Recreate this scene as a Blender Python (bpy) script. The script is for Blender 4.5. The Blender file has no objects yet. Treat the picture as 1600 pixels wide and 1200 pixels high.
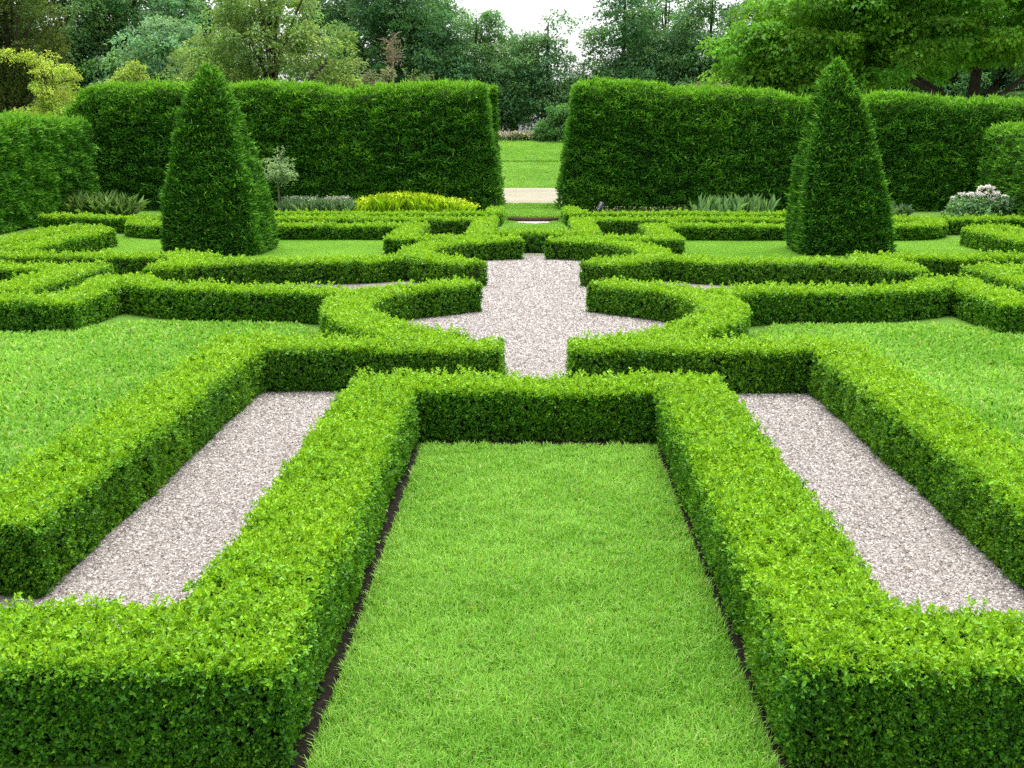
import bpy, math
import numpy as np
from mathutils import Matrix, Vector

# ------------------------------------------------------------------ camera, world, sun, exposure
S = bpy.context.scene
COL = S.collection
CAMP = np.array([-.033, 0.0, 2.0])
PITCH, YAW, FPX = math.radians(12.76), math.radians(1.0366), 1700.0
Fv = np.array([-math.sin(YAW)*math.cos(PITCH), math.cos(YAW)*math.cos(PITCH), -math.sin(PITCH)])
Rv = np.array([math.cos(YAW), math.sin(YAW), 0.0])
Uv = np.cross(Rv, Fv)
cd = bpy.data.cameras.new('camera')
cam = bpy.data.objects.new('camera', cd); COL.objects.link(cam)
cd.sensor_width = 36.0; cd.lens = 36.0*FPX/1600.0
cd.clip_start = .05; cd.clip_end = 2000
cam.matrix_world = Matrix(((Rv[0], Uv[0], -Fv[0], CAMP[0]), (Rv[1], Uv[1], -Fv[1], CAMP[1]),
                           (Rv[2], Uv[2], -Fv[2], CAMP[2]), (0, 0, 0, 1)))
S.camera = cam
W = bpy.data.worlds.new('World'); S.world = W; W.use_nodes = True
wn, wl = W.node_tree.nodes, W.node_tree.links
wn.clear()
SUN_EL, SUN_AZ = math.radians(76), math.radians(8)      # azimuth measured from +Y, towards +X
sky = wn.new('ShaderNodeTexSky'); sky.sky_type = 'NISHITA'; sky.sun_disc = False
sky.sun_elevation = SUN_EL; sky.sun_rotation = SUN_AZ
sky.air_density = 1.0; sky.dust_density = 4.0; sky.ozone_density = 1.0
hs = wn.new('ShaderNodeHueSaturation'); hs.inputs['Saturation'].default_value = .30; hs.inputs['Value'].default_value = 1.15
bg = wn.new('ShaderNodeBackground'); bg.inputs['Strength'].default_value = .15
wo = wn.new('ShaderNodeOutputWorld')
wl.new(sky.outputs[0], hs.inputs['Color']); wl.new(hs.outputs[0], bg.inputs[0]); wl.new(bg.outputs[0], wo.inputs[0])
sd = bpy.data.lights.new('sun', 'SUN'); sd.energy = 1.35; sd.angle = math.radians(50); sd.color = (1, .97, .9)
so = bpy.data.objects.new('sun', sd); COL.objects.link(so)
sdir = Vector((math.sin(SUN_AZ)*math.cos(SUN_EL), math.cos(SUN_AZ)*math.cos(SUN_EL), math.sin(SUN_EL)))
so.rotation_euler = sdir.to_track_quat('Z', 'Y').to_euler()
S.view_settings.view_transform = 'Standard'; S.view_settings.look = 'None'
S.view_settings.exposure = 1.28; S.view_settings.gamma = 1.0
S.render.engine = 'CYCLES'
S.cycles.max_bounces = 6; S.cycles.diffuse_bounces = 3; S.cycles.glossy_bounces = 2
S.cycles.transmission_bounces = 3; S.cycles.transparent_max_bounces = 4
S.cycles.use_denoising = False

rng = np.random.default_rng(7)

# ------------------------------------------------------------------ helpers
def pts_dist(P):
    return np.linalg.norm(P - CAMP, axis=-1)

def unit(v):
    return v/np.maximum(np.linalg.norm(v, axis=-1, keepdims=True), 1e-9)

def vnoise(P, scale, seed=0):
    """smooth value noise 0..1 at points P"""
    q = P*scale + seed*17.31
    i = np.floor(q).astype(np.int64); f = q - i; f = f*f*(3-2*f)
    out = np.zeros(len(P))
    for dx in (0, 1):
        for dy in (0, 1):
            for dz in (0, 1):
                h = ((i[:, 0]+dx)*374761393 + (i[:, 1]+dy)*668265263 + (i[:, 2]+dz)*2147483647 + seed*1274126177) & 0xffffffff
                h = ((h ^ (h >> 13))*1274126177) & 0xffffffff
                h = (h ^ (h >> 16)) & 0xffff
                w = (f[:, 0] if dx else 1-f[:, 0])*(f[:, 1] if dy else 1-f[:, 1])*(f[:, 2] if dz else 1-f[:, 2])
                out += w*h/65535.0
    return out

class MB:
    """collects vertex and face arrays and links them as ONE mesh object"""
    def __init__(s): s.v = []; s.f = []; s.n = 0
    def add(s, V, F, mat=0, col=None):
        V = np.asarray(V, np.float32).reshape(-1, 3); F = np.asarray(F, np.int32)
        if len(V) == 0: return
        if col is None: c = np.full((len(V), 3), .2, np.float32)
        else:
            c = np.asarray(col, np.float32)
            if c.ndim == 1: c = np.tile(c, (len(V), 1))
        s.v.append((V, c)); s.f.append((F + s.n, mat)); s.n += len(V)
    def build(s, name, mats, parent=None, smooth=False):
        V = np.concatenate([a for a, _ in s.v]); C = np.concatenate([c for _, c in s.v])
        me = bpy.data.meshes.new(name)
        li = np.concatenate([F.ravel() for F, _ in s.f])
        tot = np.concatenate([np.full(len(F), F.shape[1], np.int32) for F, _ in s.f])
        mi = np.concatenate([np.full(len(F), m, np.int32) for F, m in s.f])
        st = np.concatenate([[0], np.cumsum(tot)[:-1]]).astype(np.int32)
        me.vertices.add(len(V)); me.vertices.foreach_set('co', V.ravel())
        me.loops.add(len(li)); me.loops.foreach_set('vertex_index', li.astype(np.int32))
        me.polygons.add(len(tot)); me.polygons.foreach_set('loop_start', st); me.polygons.foreach_set('loop_total', tot)
        me.polygons.foreach_set('material_index', mi)
        if smooth: me.polygons.foreach_set('use_smooth', np.ones(len(tot), bool))
        at = me.attributes.new('tint', 'FLOAT_COLOR', 'POINT')
        at.data.foreach_set('color', np.concatenate([C, np.ones((len(C), 1), np.float32)], 1).ravel())
        me.update(calc_edges=True)
        for m in (mats if isinstance(mats, (list, tuple)) else [mats]): me.materials.append(m)
        o = bpy.data.objects.new(name, me); COL.objects.link(o)
        if parent: o.parent = parent
        return o

def tag(o, label=None, cat=None, group=None, kind=None):
    if label: o['label'] = label
    if cat: o['category'] = cat
    if group: o['group'] = group
    if kind: o['kind'] = kind
    return o

def empty(name, loc, label, cat, group=None):
    o = bpy.data.objects.new(name, None); COL.objects.link(o)
    o.location = loc; o.empty_display_size = .2
    return tag(o, label, cat, group)

def under(mb, name, mats, root, smooth=False):
    """build a part; its vertices are in world space, so undo the root's location"""
    o = mb.build(name, mats, root, smooth)
    o.matrix_parent_inverse = Matrix.Translation(-Vector(root.location))
    return o

def leaves(mb, P, D, N, L, Wd, col, mat=0, fine=False, curl=.15):
    """one folded leaf blade per row: base P, direction D, upper side N, length L, width Wd"""
    if len(P) == 0: return
    L = np.broadcast_to(np.asarray(L, float), (len(P),))[:, None]
    Wd = np.broadcast_to(np.asarray(Wd, float), (len(P),))[:, None]
    D = unit(D); Sd = unit(np.cross(D, N)); N = np.cross(Sd, D)
    n = len(P); col = np.broadcast_to(np.asarray(col, np.float32), (n, 3))
    up = N*Wd*.22
    if fine:
        V = np.stack([P, P+D*L*.32+Sd*Wd*.46+up, P+D*L*.72+Sd*Wd*.42+up, P+D*L-N*L*curl,
                      P+D*L*.72-Sd*Wd*.42+up, P+D*L*.32-Sd*Wd*.46+up], 1).reshape(-1, 3)
        b = np.arange(n)[:, None]*6
        F = np.concatenate([b+np.array([[0, 1, 2, 3]]), b+np.array([[0, 3, 4, 5]])], 0)
        mb.add(V, F, mat, np.repeat(col, 6, 0))
    else:
        V = np.stack([P, P+D*L*.5+Sd*Wd*.5+up, P+D*L-N*L*curl, P+D*L*.5-Sd*Wd*.5+up], 1).reshape(-1, 3)
        mb.add(V, np.arange(n)[:, None]*4+np.array([[0, 1, 2, 3]]), mat, np.repeat(col, 4, 0))

def rand_dirs(n):
    return unit(rng.normal(size=(n, 3)))

def tube(mb, path, radii, sides=8, mat=0, col=None, cap=True):
    path = np.asarray(path, float); radii = np.asarray(radii, float); n = len(path)
    T = unit(np.gradient(path, axis=0)); ref = np.where(np.abs(T[:, 2:3]) > .9, [[1., 0, 0]], [[0, 0, 1.]])
    A = unit(np.cross(T, ref)); B = np.cross(T, A)
    a = np.linspace(0, 2*np.pi, sides, endpoint=False)
    V = path[:, None]+radii[:, None, None]*(np.cos(a)[None, :, None]*A[:, None]+np.sin(a)[None, :, None]*B[:, None])
    i, j = np.meshgrid(np.arange(n-1), np.arange(sides), indexing='ij'); i = i.ravel(); j = j.ravel(); k = (j+1) % sides
    mb.add(V.reshape(-1, 3), np.stack([i*sides+j, i*sides+k, (i+1)*sides+k, (i+1)*sides+j], 1), mat, col)

def box(mb, lo, hi, mat=0, col=None):
    x0, y0, z0 = lo; x1, y1, z1 = hi
    V = [(x0, y0, z0), (x1, y0, z0), (x1, y1, z0), (x0, y1, z0), (x0, y0, z1), (x1, y0, z1), (x1, y1, z1), (x0, y1, z1)]
    mb.add(V, [(0, 3, 2, 1), (4, 5, 6, 7), (0, 1, 5, 4), (1, 2, 6, 5), (2, 3, 7, 6), (3, 0, 4, 7)], mat, col)

# ------------------------------------------------------------------ materials
def mat(name):
    m = bpy.data.materials.new(name); m.use_nodes = True
    nt = m.node_tree; nt.nodes.clear()
    return m, nt.nodes, nt.links

def leaf_mat(name, rough=.45, spec=.35, trans=.32, boost=(1.25, 1.15, .6)):
    m, n, l = mat(name)
    a = n.new('ShaderNodeAttribute'); a.attribute_name = 'tint'
    p = n.new('ShaderNodeBsdfPrincipled'); p.inputs['Roughness'].default_value = rough
    p.inputs['Specular IOR Level'].default_value = spec
    l.new(a.outputs['Color'], p.inputs['Base Color'])
    t = n.new('ShaderNodeBsdfTranslucent')
    v = n.new('ShaderNodeVectorMath'); v.operation = 'MULTIPLY'; v.inputs[1].default_value = boost
    l.new(a.outputs['Color'], v.inputs[0]); l.new(v.outputs[0], t.inputs['Color'])
    x = n.new('ShaderNodeMixShader'); x.inputs[0].default_value = trans
    l.new(p.outputs[0], x.inputs[1]); l.new(t.outputs[0], x.inputs[2])
    o = n.new('ShaderNodeOutputMaterial'); l.new(x.outputs[0], o.inputs[0])
    return m

def tint_mat(name, rough=.8, spec=.2, noise=None, bump=0):
    m, n, l = mat(name)
    a = n.new('ShaderNodeAttribute'); a.attribute_name = 'tint'
    p = n.new('ShaderNodeBsdfPrincipled'); p.inputs['Roughness'].default_value = rough
    p.inputs['Specular IOR Level'].default_value = spec
    src = a.outputs['Color']
    if noise:
        g = n.new('ShaderNodeNewGeometry')
        t = n.new('ShaderNodeTexNoise'); t.inputs['Scale'].default_value = noise; t.inputs['Detail'].default_value = 6
        l.new(g.outputs['Position'], t.inputs['Vector'])
        r = n.new('ShaderNodeMapRange'); r.inputs[1].default_value = .3; r.inputs[2].default_value = .7
        r.inputs[3].default_value = .6; r.inputs[4].default_value = 1.35
        l.new(t.outputs[0], r.inputs[0])
        v = n.new('ShaderNodeVectorMath'); v.operation = 'SCALE'
        l.new(src, v.inputs[0]); l.new(r.outputs[0], v.inputs['Scale']); src = v.outputs[0]
        if bump:
            b = n.new('ShaderNodeBump'); b.inputs['Strength'].default_value = bump; b.inputs['Distance'].default_value = .02
            l.new(t.outputs[0], b.inputs['Height']); l.new(b.outputs[0], p.inputs['Normal'])
    l.new(src, p.inputs['Base Color'])
    o = n.new('ShaderNodeOutputMaterial'); l.new(p.outputs[0], o.inputs[0])
    return m

def ramp_mat(name, scale, stops, rough=.9, bump=.4, dist=.01, tex='noise', big=None):
    m, n, l = mat(name)
    g = n.new('ShaderNodeNewGeometry')
    if tex == 'noise':
        t = n.new('ShaderNodeTexNoise'); t.inputs['Detail'].default_value = 8; t.inputs['Roughness'].default_value = .65; out = t.outputs[0]
    else:
        t = n.new('ShaderNodeTexVoronoi'); out = None
    t.inputs['Scale'].default_value = scale
    l.new(g.outputs['Position'], t.inputs['Vector'])
    p = n.new('ShaderNodeBsdfPrincipled'); p.inputs['Roughness'].default_value = rough; p.inputs['Specular IOR Level'].default_value = .2
    r = n.new('ShaderNodeValToRGB')
    while len(r.color_ramp.elements) < len(stops): r.color_ramp.elements.new(.5)
    for e, (pos, c) in zip(r.color_ramp.elements, stops): e.position = pos; e.color = (*c, 1)
    if tex == 'noise': l.new(out, r.inputs[0]); h = out
    else:
        s = n.new('ShaderNodeSeparateColor'); l.new(t.outputs['Color'], s.inputs[0]); l.new(s.outputs[0], r.inputs[0])
        iv = n.new('ShaderNodeMath'); iv.operation = 'MULTIPLY'; iv.inputs[1].default_value = -1
        l.new(t.outputs['Distance'], iv.inputs[0]); h = iv.outputs[0]
    src = r.outputs[0]
    if big:
        t2 = n.new('ShaderNodeTexNoise'); t2.inputs['Scale'].default_value = big; t2.inputs['Detail'].default_value = 4
        l.new(g.outputs['Position'], t2.inputs['Vector'])
        mr = n.new('ShaderNodeMapRange'); mr.inputs[1].default_value = .3; mr.inputs[2].default_value = .7
        mr.inputs[3].default_value = .82; mr.inputs[4].default_value = 1.15
        l.new(t2.outputs[0], mr.inputs[0])
        v = n.new('ShaderNodeVectorMath'); v.operation = 'SCALE'; l.new(src, v.inputs[0]); l.new(mr.outputs[0], v.inputs['Scale']); src = v.outputs[0]
    l.new(src, p.inputs['Base Color'])
    b = n.new('ShaderNodeBump'); b.inputs['Strength'].default_value = bump; b.inputs['Distance'].default_value = dist
    l.new(h, b.inputs['Height']); l.new(b.outputs[0], p.inputs['Normal'])
    o = n.new('ShaderNodeOutputMaterial'); l.new(p.outputs[0], o.inputs[0])
    return m

M_BOX = leaf_mat('box_leaf', .48, .30, .32)
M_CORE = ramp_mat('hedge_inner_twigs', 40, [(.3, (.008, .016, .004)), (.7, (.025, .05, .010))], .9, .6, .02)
M_YEW = leaf_mat('yew_needles', .6, .15, .25)
M_TREE = leaf_mat('tree_leaf', .6, .18, .42)
M_GRASS = leaf_mat('grass_blade', .6, .15, .40)
M_PLANT = leaf_mat('border_plant_leaf', .5, .25, .30)
M_PETAL = leaf_mat('petal', .6, .2, .3, (1, 1, 1))
M_BARK = tint_mat('bark', .9, .15, 9, .5)
M_PEB = tint_mat('pebble', .75, .3)
M_PLASTIC = tint_mat('label_plastic', .4, .5)
M_LAWN = ramp_mat('lawn_turf', 55, [(.25, (.055, .135, .011)), (.55, (.09, .20, .020)), (.8, (.135, .25, .034))], .9, .5, .02, big=1.3)
M_GRAVEL = ramp_mat('pink_gravel', 85, [(0, (.08, .064, .056)), (.25, (.168, .143, .128)), (.6, (.255, .226, .208)), (1, (.37, .342, .32))], .8, 1.0, .010, 'voronoi', big=.9)
M_DRIVE = ramp_mat('pale_drive_gravel', 30, [(0, (.20, .180, .125)), (.5, (.265, .245, .175)), (1, (.33, .31, .235))], .9, .5, .01, 'voronoi', big=.35)
M_SOIL = ramp_mat('dark_soil', 35, [(.3, (.007, .005, .0035)), (.55, (.016, .012, .008)), (.8, (.05, .036, .025))], .95, .9, .02)
M_STONE = ramp_mat('stone_slab', 14, [(.3, (.34, .30, .27)), (.7, (.50, .46, .42))], .8, .3, .01)
M_WOOD = ramp_mat('brown_riser', 20, [(.3, (.045, .025, .018)), (.7, (.10, .06, .045))], .8, .4, .01)

# ------------------------------------------------------------------ setting: terrain, gravel, soil
def gz(x, y):
    """height of the terrain beyond the parterre"""
    y = np.asarray(y, float)
    z = np.interp(y, [-30, 26.70, 26.72, 33, 44.5, 50.6, 50.75, 51.2, 58.5, 75, 140, 600], [0, 0, .10, .08, -.0, .95, .88, 1.06, 1.82, 2.2, 2.2, 2.2])
    return z + np.where(y > 51.2, -.004*np.clip(np.abs(x+1.5), 0, 12)**2*np.clip((y-51.2)/7, 0, 1)*.5, 0)
xs = np.concatenate([[-300, -120, -60], np.arange(-30, 31, 1.0), [60, 120, 300]])
ys = np.array([-30, -10, 0, 5, 10, 15, 20, 25, 26.70, 26.72, 29, 33, 38, 44.5, 46, 48, 50.6, 50.75, 51.2, 51.6, 53, 55, 57, 58.5, 65, 75, 140, 600])
X, Y = np.meshgrid(xs, ys)
mb = MB(); nx = len(xs)
i, j = np.meshgrid(np.arange(len(ys)-1), np.arange(nx-1), indexing='ij'); q = (i*nx+j).ravel()
mb.add(np.stack([X.ravel(), Y.ravel(), gz(X, Y).ravel()], 1), np.stack([q, q+1, q+nx+1, q+nx], 1))
tag(mb.build('ground', M_LAWN), kind='structure')

YC = 13.8
def mir(p, sx=1, sy=1):      # plan point of the near left quarter -> any quarter
    p = np.asarray(p, float).copy()
    if sx > 0: p[:, 0] *= -1
    if sy > 0: p[:, 1] = 2*YC - p[:, 1]
    return p

C_LINE = [(-.30, 8.72), (-.72, 8.98), (-1.16, 9.38), (-1.55, 9.92), (-1.83, 10.5), (-1.91, 11.1), (-1.81, 11.7), (-1.52, 12.2), (-1.10, 12.55), (-.76, 12.83)]
ARC = [(-4.82, 13.05), (-4.60, 12.64), (-4.28, 12.38), (-3.8, 12.2), (-3.1, 12.08), (-2.5, 12.0), (-1.95, 11.75)]
CF_LINE = [(-.27, 18.5), (-.74, 18.30), (-1.22, 17.95), (-1.58, 17.4), (-1.76, 16.85), (-1.81, 16.35), (-1.74, 15.9), (-1.5, 15.45), (-1.15, 15.1), (-.80, 14.78)]
ARCB = [(-4.92, 13.1), (-4.75, 12.75), (-4.35, 12.5), (-3.7, 12.36), (-3.1, 12.32), (-2.5, 12.25), (-1.95, 11.9)]
def smooth_line(p, step=.09):
    p = np.asarray(p, float); t = np.concatenate([[0], np.cumsum(np.linalg.norm(np.diff(p, axis=0), axis=1))])
    m = np.gradient(p, t, axis=0)
    u = np.linspace(0, t[-1], max(2, int(t[-1]/step)+1)); k = np.clip(np.searchsorted(t, u)-1, 0, len(t)-2)
    h = (t[k+1]-t[k])[:, None]; s = ((u-t[k])[:, None])/h
    return (2*s**3-3*s**2+1)*p[k]+(s**3-2*s**2+s)*h*m[k]+(-2*s**3+3*s**2)*p[k+1]+(s**3-s**2)*h*m[k+1]
def straight(p, step=.25):
    out = []
    for a, b in zip(p[:-1], p[1:]):
        a = np.array(a, float); b = np.array(b, float); n = max(1, int(np.linalg.norm(b-a)/step))
        out += [a+(b-a)*k/n for k in range(n)]
    return np.array(out+[np.array(p[-1], float)])

# gravel: one sheet of abutting polygons whose borders run under the hedges
mb = MB()
def poly(pts, z=.004):
    pts = np.asarray(pts, float)
    if np.sum(pts[:, 0]*np.roll(pts[:, 1], -1)-np.roll(pts[:, 0], -1)*pts[:, 1]) < 0: pts = pts[::-1]
    mb.add(np.column_stack([pts, np.full(len(pts), z)]), [list(range(len(pts)))])
cl = smooth_line(C_LINE, .2)
ring = np.concatenate([cl, mir(cl, -1, 1)[::-1], mir(cl, 1, 1), mir(cl, 1, -1)[::-1]])
poly(ring)
FAR_CROSS, FAR_U, ROW3, ROW2, ROW1 = 19.05, 19.55, 21.86, 23.15, 25.5
for sx in (-1, 1):
    P = lambda p: mir(p, sx, -1)
    poly(P([(-8, 3.42), (-1.04, 3.42), (-1.04, 4.78), (-8, 4.78)]))
    poly(P([(-2.42, 4.78), (-1.04, 4.78), (-1.04, 8.72), (-2.42, 8.72)]))
    poly(P([(-1.04, 7.28), (0, 7.28), (0, 8.72), (-1.04, 8.72)]))
    a = smooth_line(ARC, .2)
    lens = np.concatenate([a, smooth_line(C_LINE, .2)[-8:], (smooth_line(C_LINE, .2)[-8:]*[1, -1]+[0, 2*YC])[::-1], (a*[1, -1]+[0, 2*YC])[::-1]])
    poly(P(lens))
    poly(P([(-4.95, 11.4), (-4.95, 16.2), (-6.05, 16.2), (-6.05, 11.4)]))
    poly(P([(-6.05, 11.4), (-6.05, 12.5), (-9.5, 12.5), (-9.5, 11.4)]))
    poly(P([(-6.05, 16.2), (-6.05, 14.6), (-9.5, 14.6), (-9.5, 16.2)]))
    poly(P([(-2.35, FAR_CROSS), (-.98, FAR_CROSS), (-.98, ROW2), (-2.35, ROW2)]))
    poly(P([(-.98, FAR_CROSS), (0, FAR_CROSS), (0, FAR_U), (-.98, FAR_U)]))
    poly(P([(-2.35, ROW3), (-2.35, ROW2), (-8.2, ROW2), (-8.2, ROW3)]))
tag(mb.build('gravel_path', M_GRAVEL), kind='structure')

mb = MB()
def strip(p, w, z):
    p = np.asarray(p, float); T = unit(np.gradient(p, axis=0)); Nn = np.stack([-T[:, 1], T[:, 0]], 1)
    V = np.concatenate([np.column_stack([p+Nn*w/2, np.full(len(p), z)]), np.column_stack([p-Nn*w/2, np.full(len(p), z)])])
    n = len(p); k = np.arange(n-1)
    mb.add(V, np.stack([k+n, k+n+1, k+1, k], 1))
for sx in (-1, 1):
    xx = np.linspace(2.2, 6.85, 60); e = (.72 if sx < 0 else .75)-.02*vnoise(np.column_stack([xx, xx*0, xx*0+sx]), 2.2, 3)
    V = np.concatenate([np.column_stack([sx*e, xx, xx*0+.006]), np.column_stack([xx*0+sx*.98, xx, xx*0+.006])])
    k = np.arange(59); F = np.stack([k, k+1, k+61, k+60], 1)
    mb.add(V, F if sx < 0 else F[:, ::-1])
V = [(-.72, 6.85, .006), (.72, 6.85, .006), (.72, 7.2, .006), (-.72, 7.2, .006)]; mb.add(V, [(0, 1, 2, 3)])
for sx in (-1, 1):      # planting border under the yew hedge
    V = mir([(-12, 26.9), (-1.1, 26.9), (-1.1, 29.6), (-12, 29.6)], sx); mb.add(np.column_stack([V, np.full(4, .108)]), [(0, 1, 2, 3)])
    V = mir([(-12, 24.3), (-7.5, 24.3), (-7.5, 26.69), (-12, 26.69)], sx); mb.add(np.column_stack([V, np.full(4, .006)]), [(0, 1, 2, 3)])
    V = mir([(-5.2, 11.9), (-4.35, 11.9), (-4.6, 12.9), (-5.2, 12.9)], sx); mb.add(np.column_stack([V, np.full(4, .008)]), [(0, 1, 2, 3)])
tag(mb.build('soil', M_SOIL), kind='structure')

mb = MB()
mb.add([(-60, 32.2, .10), (60, 32.2, .10), (60, 44.3, .03), (-60, 44.3, .03)], [(0, 1, 2, 3)])
tag(mb.build('gravel_drive', M_DRIVE), kind='structure')

# ------------------------------------------------------------------ clipped hedges
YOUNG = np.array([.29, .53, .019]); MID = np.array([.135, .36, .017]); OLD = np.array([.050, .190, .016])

def hedge_sweep(line, w, h, closed=False):
    """rounded-rectangle section swept along a plan line; returns ring grid (n, m, 3)"""
    p = np.asarray(line, float); n = len(p)
    d = unit(np.diff(p, axis=0)); din = np.concatenate([d[:1], d]); dout = np.concatenate([d, d[-1:]])
    t = unit(din+dout); nrm = np.stack([-t[:, 1], t[:, 0]], 1)
    sc = 1/np.clip(np.sum(t*din, 1), .5, 1)
    prof = np.array([(.47, .0), (.50, .25), (.505, .6), (.50, .88), (.455, 1.0), (.2, 1.015), (-.2, 1.015), (-.455, 1.0), (-.50, .88), (-.505, .6), (-.50, .25), (-.47, .0)])
    G = np.zeros((n, len(prof), 3))
    G[:, :, :2] = p[:, None]+nrm[:, None]*(prof[None, :, :1]*w*sc[:, None, None])
    G[:, :, 2] = prof[None, :, 1]*h
    return G

def sample_grid(G, dens_fn):
    """random points and normals on a quad grid (n, m, 3)"""
    a = G[:-1, :-1].reshape(-1, 3); b = G[1:, :-1].reshape(-1, 3); c = G[1:, 1:].reshape(-1, 3); d = G[:-1, 1:].reshape(-1, 3)
    cr = np.cross(c-a, d-b)*.5; A = np.linalg.norm(cr, axis=1); Nq = cr/np.maximum(A, 1e-9)[:, None]
    ctr = (a+b+c+d)/4
    k = rng.poisson(A*dens_fn(ctr, Nq)); q = np.repeat(np.arange(len(A)), k)
    u = rng.random(len(q))[:, None]; v = rng.random(len(q))[:, None]
    return a[q]*(1-u)*(1-v)+b[q]*u*(1-v)+c[q]*u*v+d[q]*(1-u)*v, Nq[q]

def box_leaf_len(d):
    return .0175+.00150*np.maximum(0, d-3.5)

def box_hedge(name, line, w, h, label, wob=None, caps=(True, True), cover=1.0):
    line = np.asarray(line, float)
    w0 = w
    G = hedge_sweep(line, w, h)
    # uneven clipping of the faces
    P = G.reshape(-1, 3); G0 = G
    nz = (vnoise(P, 2.3, 5)-.5)*.05+(vnoise(P, 6.0, 6)-.5)*.03
    G = G.copy(); G[:, :, 2] *= (1+nz.reshape(G.shape[:2])*.9)
    mbh = MB()
    # inner body, inset
    B = hedge_sweep(line, w-.13, h-.075); n, m = B.shape[:2]
    ii, jj = np.meshgrid(np.arange(n-1), np.arange(m-1), indexing='ij'); q = (ii*m+jj).ravel()
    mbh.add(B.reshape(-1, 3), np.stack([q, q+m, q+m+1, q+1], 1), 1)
    for e, s in ((0, 1), (n-1, -1)):
        V = B[e]; mbh.add(V, [list(range(m))[::s]], 1)
    # orientation: normals must point outwards
    def dens(c, nq):
        d = pts_dist(c); L = box_leaf_len(d)
        face = np.sum((CAMP-c)*nq, 1)/d
        return cover*3.1/(.30*L*L)/6*np.where(face < -.1, .55, 1.0)*np.where(d > 9, .85, 1)
    sg = 1 if np.cross(G[1, 5]-G[0, 5], G[0, 6]-G[0, 5])[2] > 0 else -1
    Gs = G if sg > 0 else G[:, ::-1]
    SP, SN = sample_grid(Gs, dens)
    for e, on in ((0, caps[0]), (-1, caps[1])):
        if not on: continue
        t = line[1]-line[0] if e == 0 else line[-2]-line[-1]
        nr = np.array([-t[0], -t[1], 0])/np.linalg.norm(t); sd = np.array([-nr[1], nr[0], 0])
        c = np.array([line[e][0], line[e][1], h/2]); L = box_leaf_len(pts_dist(c))
        k = int(cover*3.1/(.30*L*L)/6*w*h)
        r = (rng.random(k)-.5)
        pp = np.array([line[e][0], line[e][1], 0])+r[:, None]*sd*w+np.array([0, 0, 1])*(rng.random(k)*h)[:, None]
        nn = nr+sd*(r*1.0)[:, None]
        pp = pp-nr*(np.abs(r)**3*.35*w)[:, None]+nr*.02
        SP = np.concatenate([SP, pp]); SN = np.concatenate([SN, unit(nn)])
    d = pts_dist(SP); L0 = box_leaf_len(d); n = len(SP)
    top = np.clip(SN[:, 2], 0, 1)
    lump = (vnoise(SP, 9, 1)-.5)*.030+(vnoise(SP, 3.1, 2)-.5)*.040+(vnoise(SP, 1.2, 12)-.5)*.03
    stick = rng.random(n)**8*.075*(.35+.65*top)
    SP = SP+SN*(lump+stick-.012-rng.random(n)**2*.02)[:, None]
    AX = unit(SN*.8+np.array([0, 0, .45])*(1-top*.5)[:, None]+rng.normal(size=(n, 3))*.36)
    # young shoots: most of the clipped top, some of the sides; patchy along the hedge
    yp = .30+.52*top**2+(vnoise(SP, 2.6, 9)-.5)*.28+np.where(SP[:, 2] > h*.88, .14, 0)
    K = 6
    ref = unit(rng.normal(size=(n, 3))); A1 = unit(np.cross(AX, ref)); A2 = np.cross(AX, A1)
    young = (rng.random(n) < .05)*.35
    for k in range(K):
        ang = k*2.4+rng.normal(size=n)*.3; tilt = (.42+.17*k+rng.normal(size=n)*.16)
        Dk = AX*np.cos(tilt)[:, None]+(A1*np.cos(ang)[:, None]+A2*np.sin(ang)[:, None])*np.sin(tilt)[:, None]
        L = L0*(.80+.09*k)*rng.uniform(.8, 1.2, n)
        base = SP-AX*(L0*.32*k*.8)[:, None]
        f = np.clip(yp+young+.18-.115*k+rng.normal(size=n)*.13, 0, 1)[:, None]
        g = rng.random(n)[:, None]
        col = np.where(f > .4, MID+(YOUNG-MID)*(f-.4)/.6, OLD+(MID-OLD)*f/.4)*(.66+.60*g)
        near = d < 7.5
        Nk = unit(AX+.35*rng.normal(size=(n, 3)))
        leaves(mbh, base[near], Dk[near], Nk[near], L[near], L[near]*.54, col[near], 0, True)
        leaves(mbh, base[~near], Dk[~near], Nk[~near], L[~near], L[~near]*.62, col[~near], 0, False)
    o = mbh.build(name, [M_BOX, M_CORE])
    return tag(o, label, 'hedge', 'low clipped box hedges of the parterre')

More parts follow.
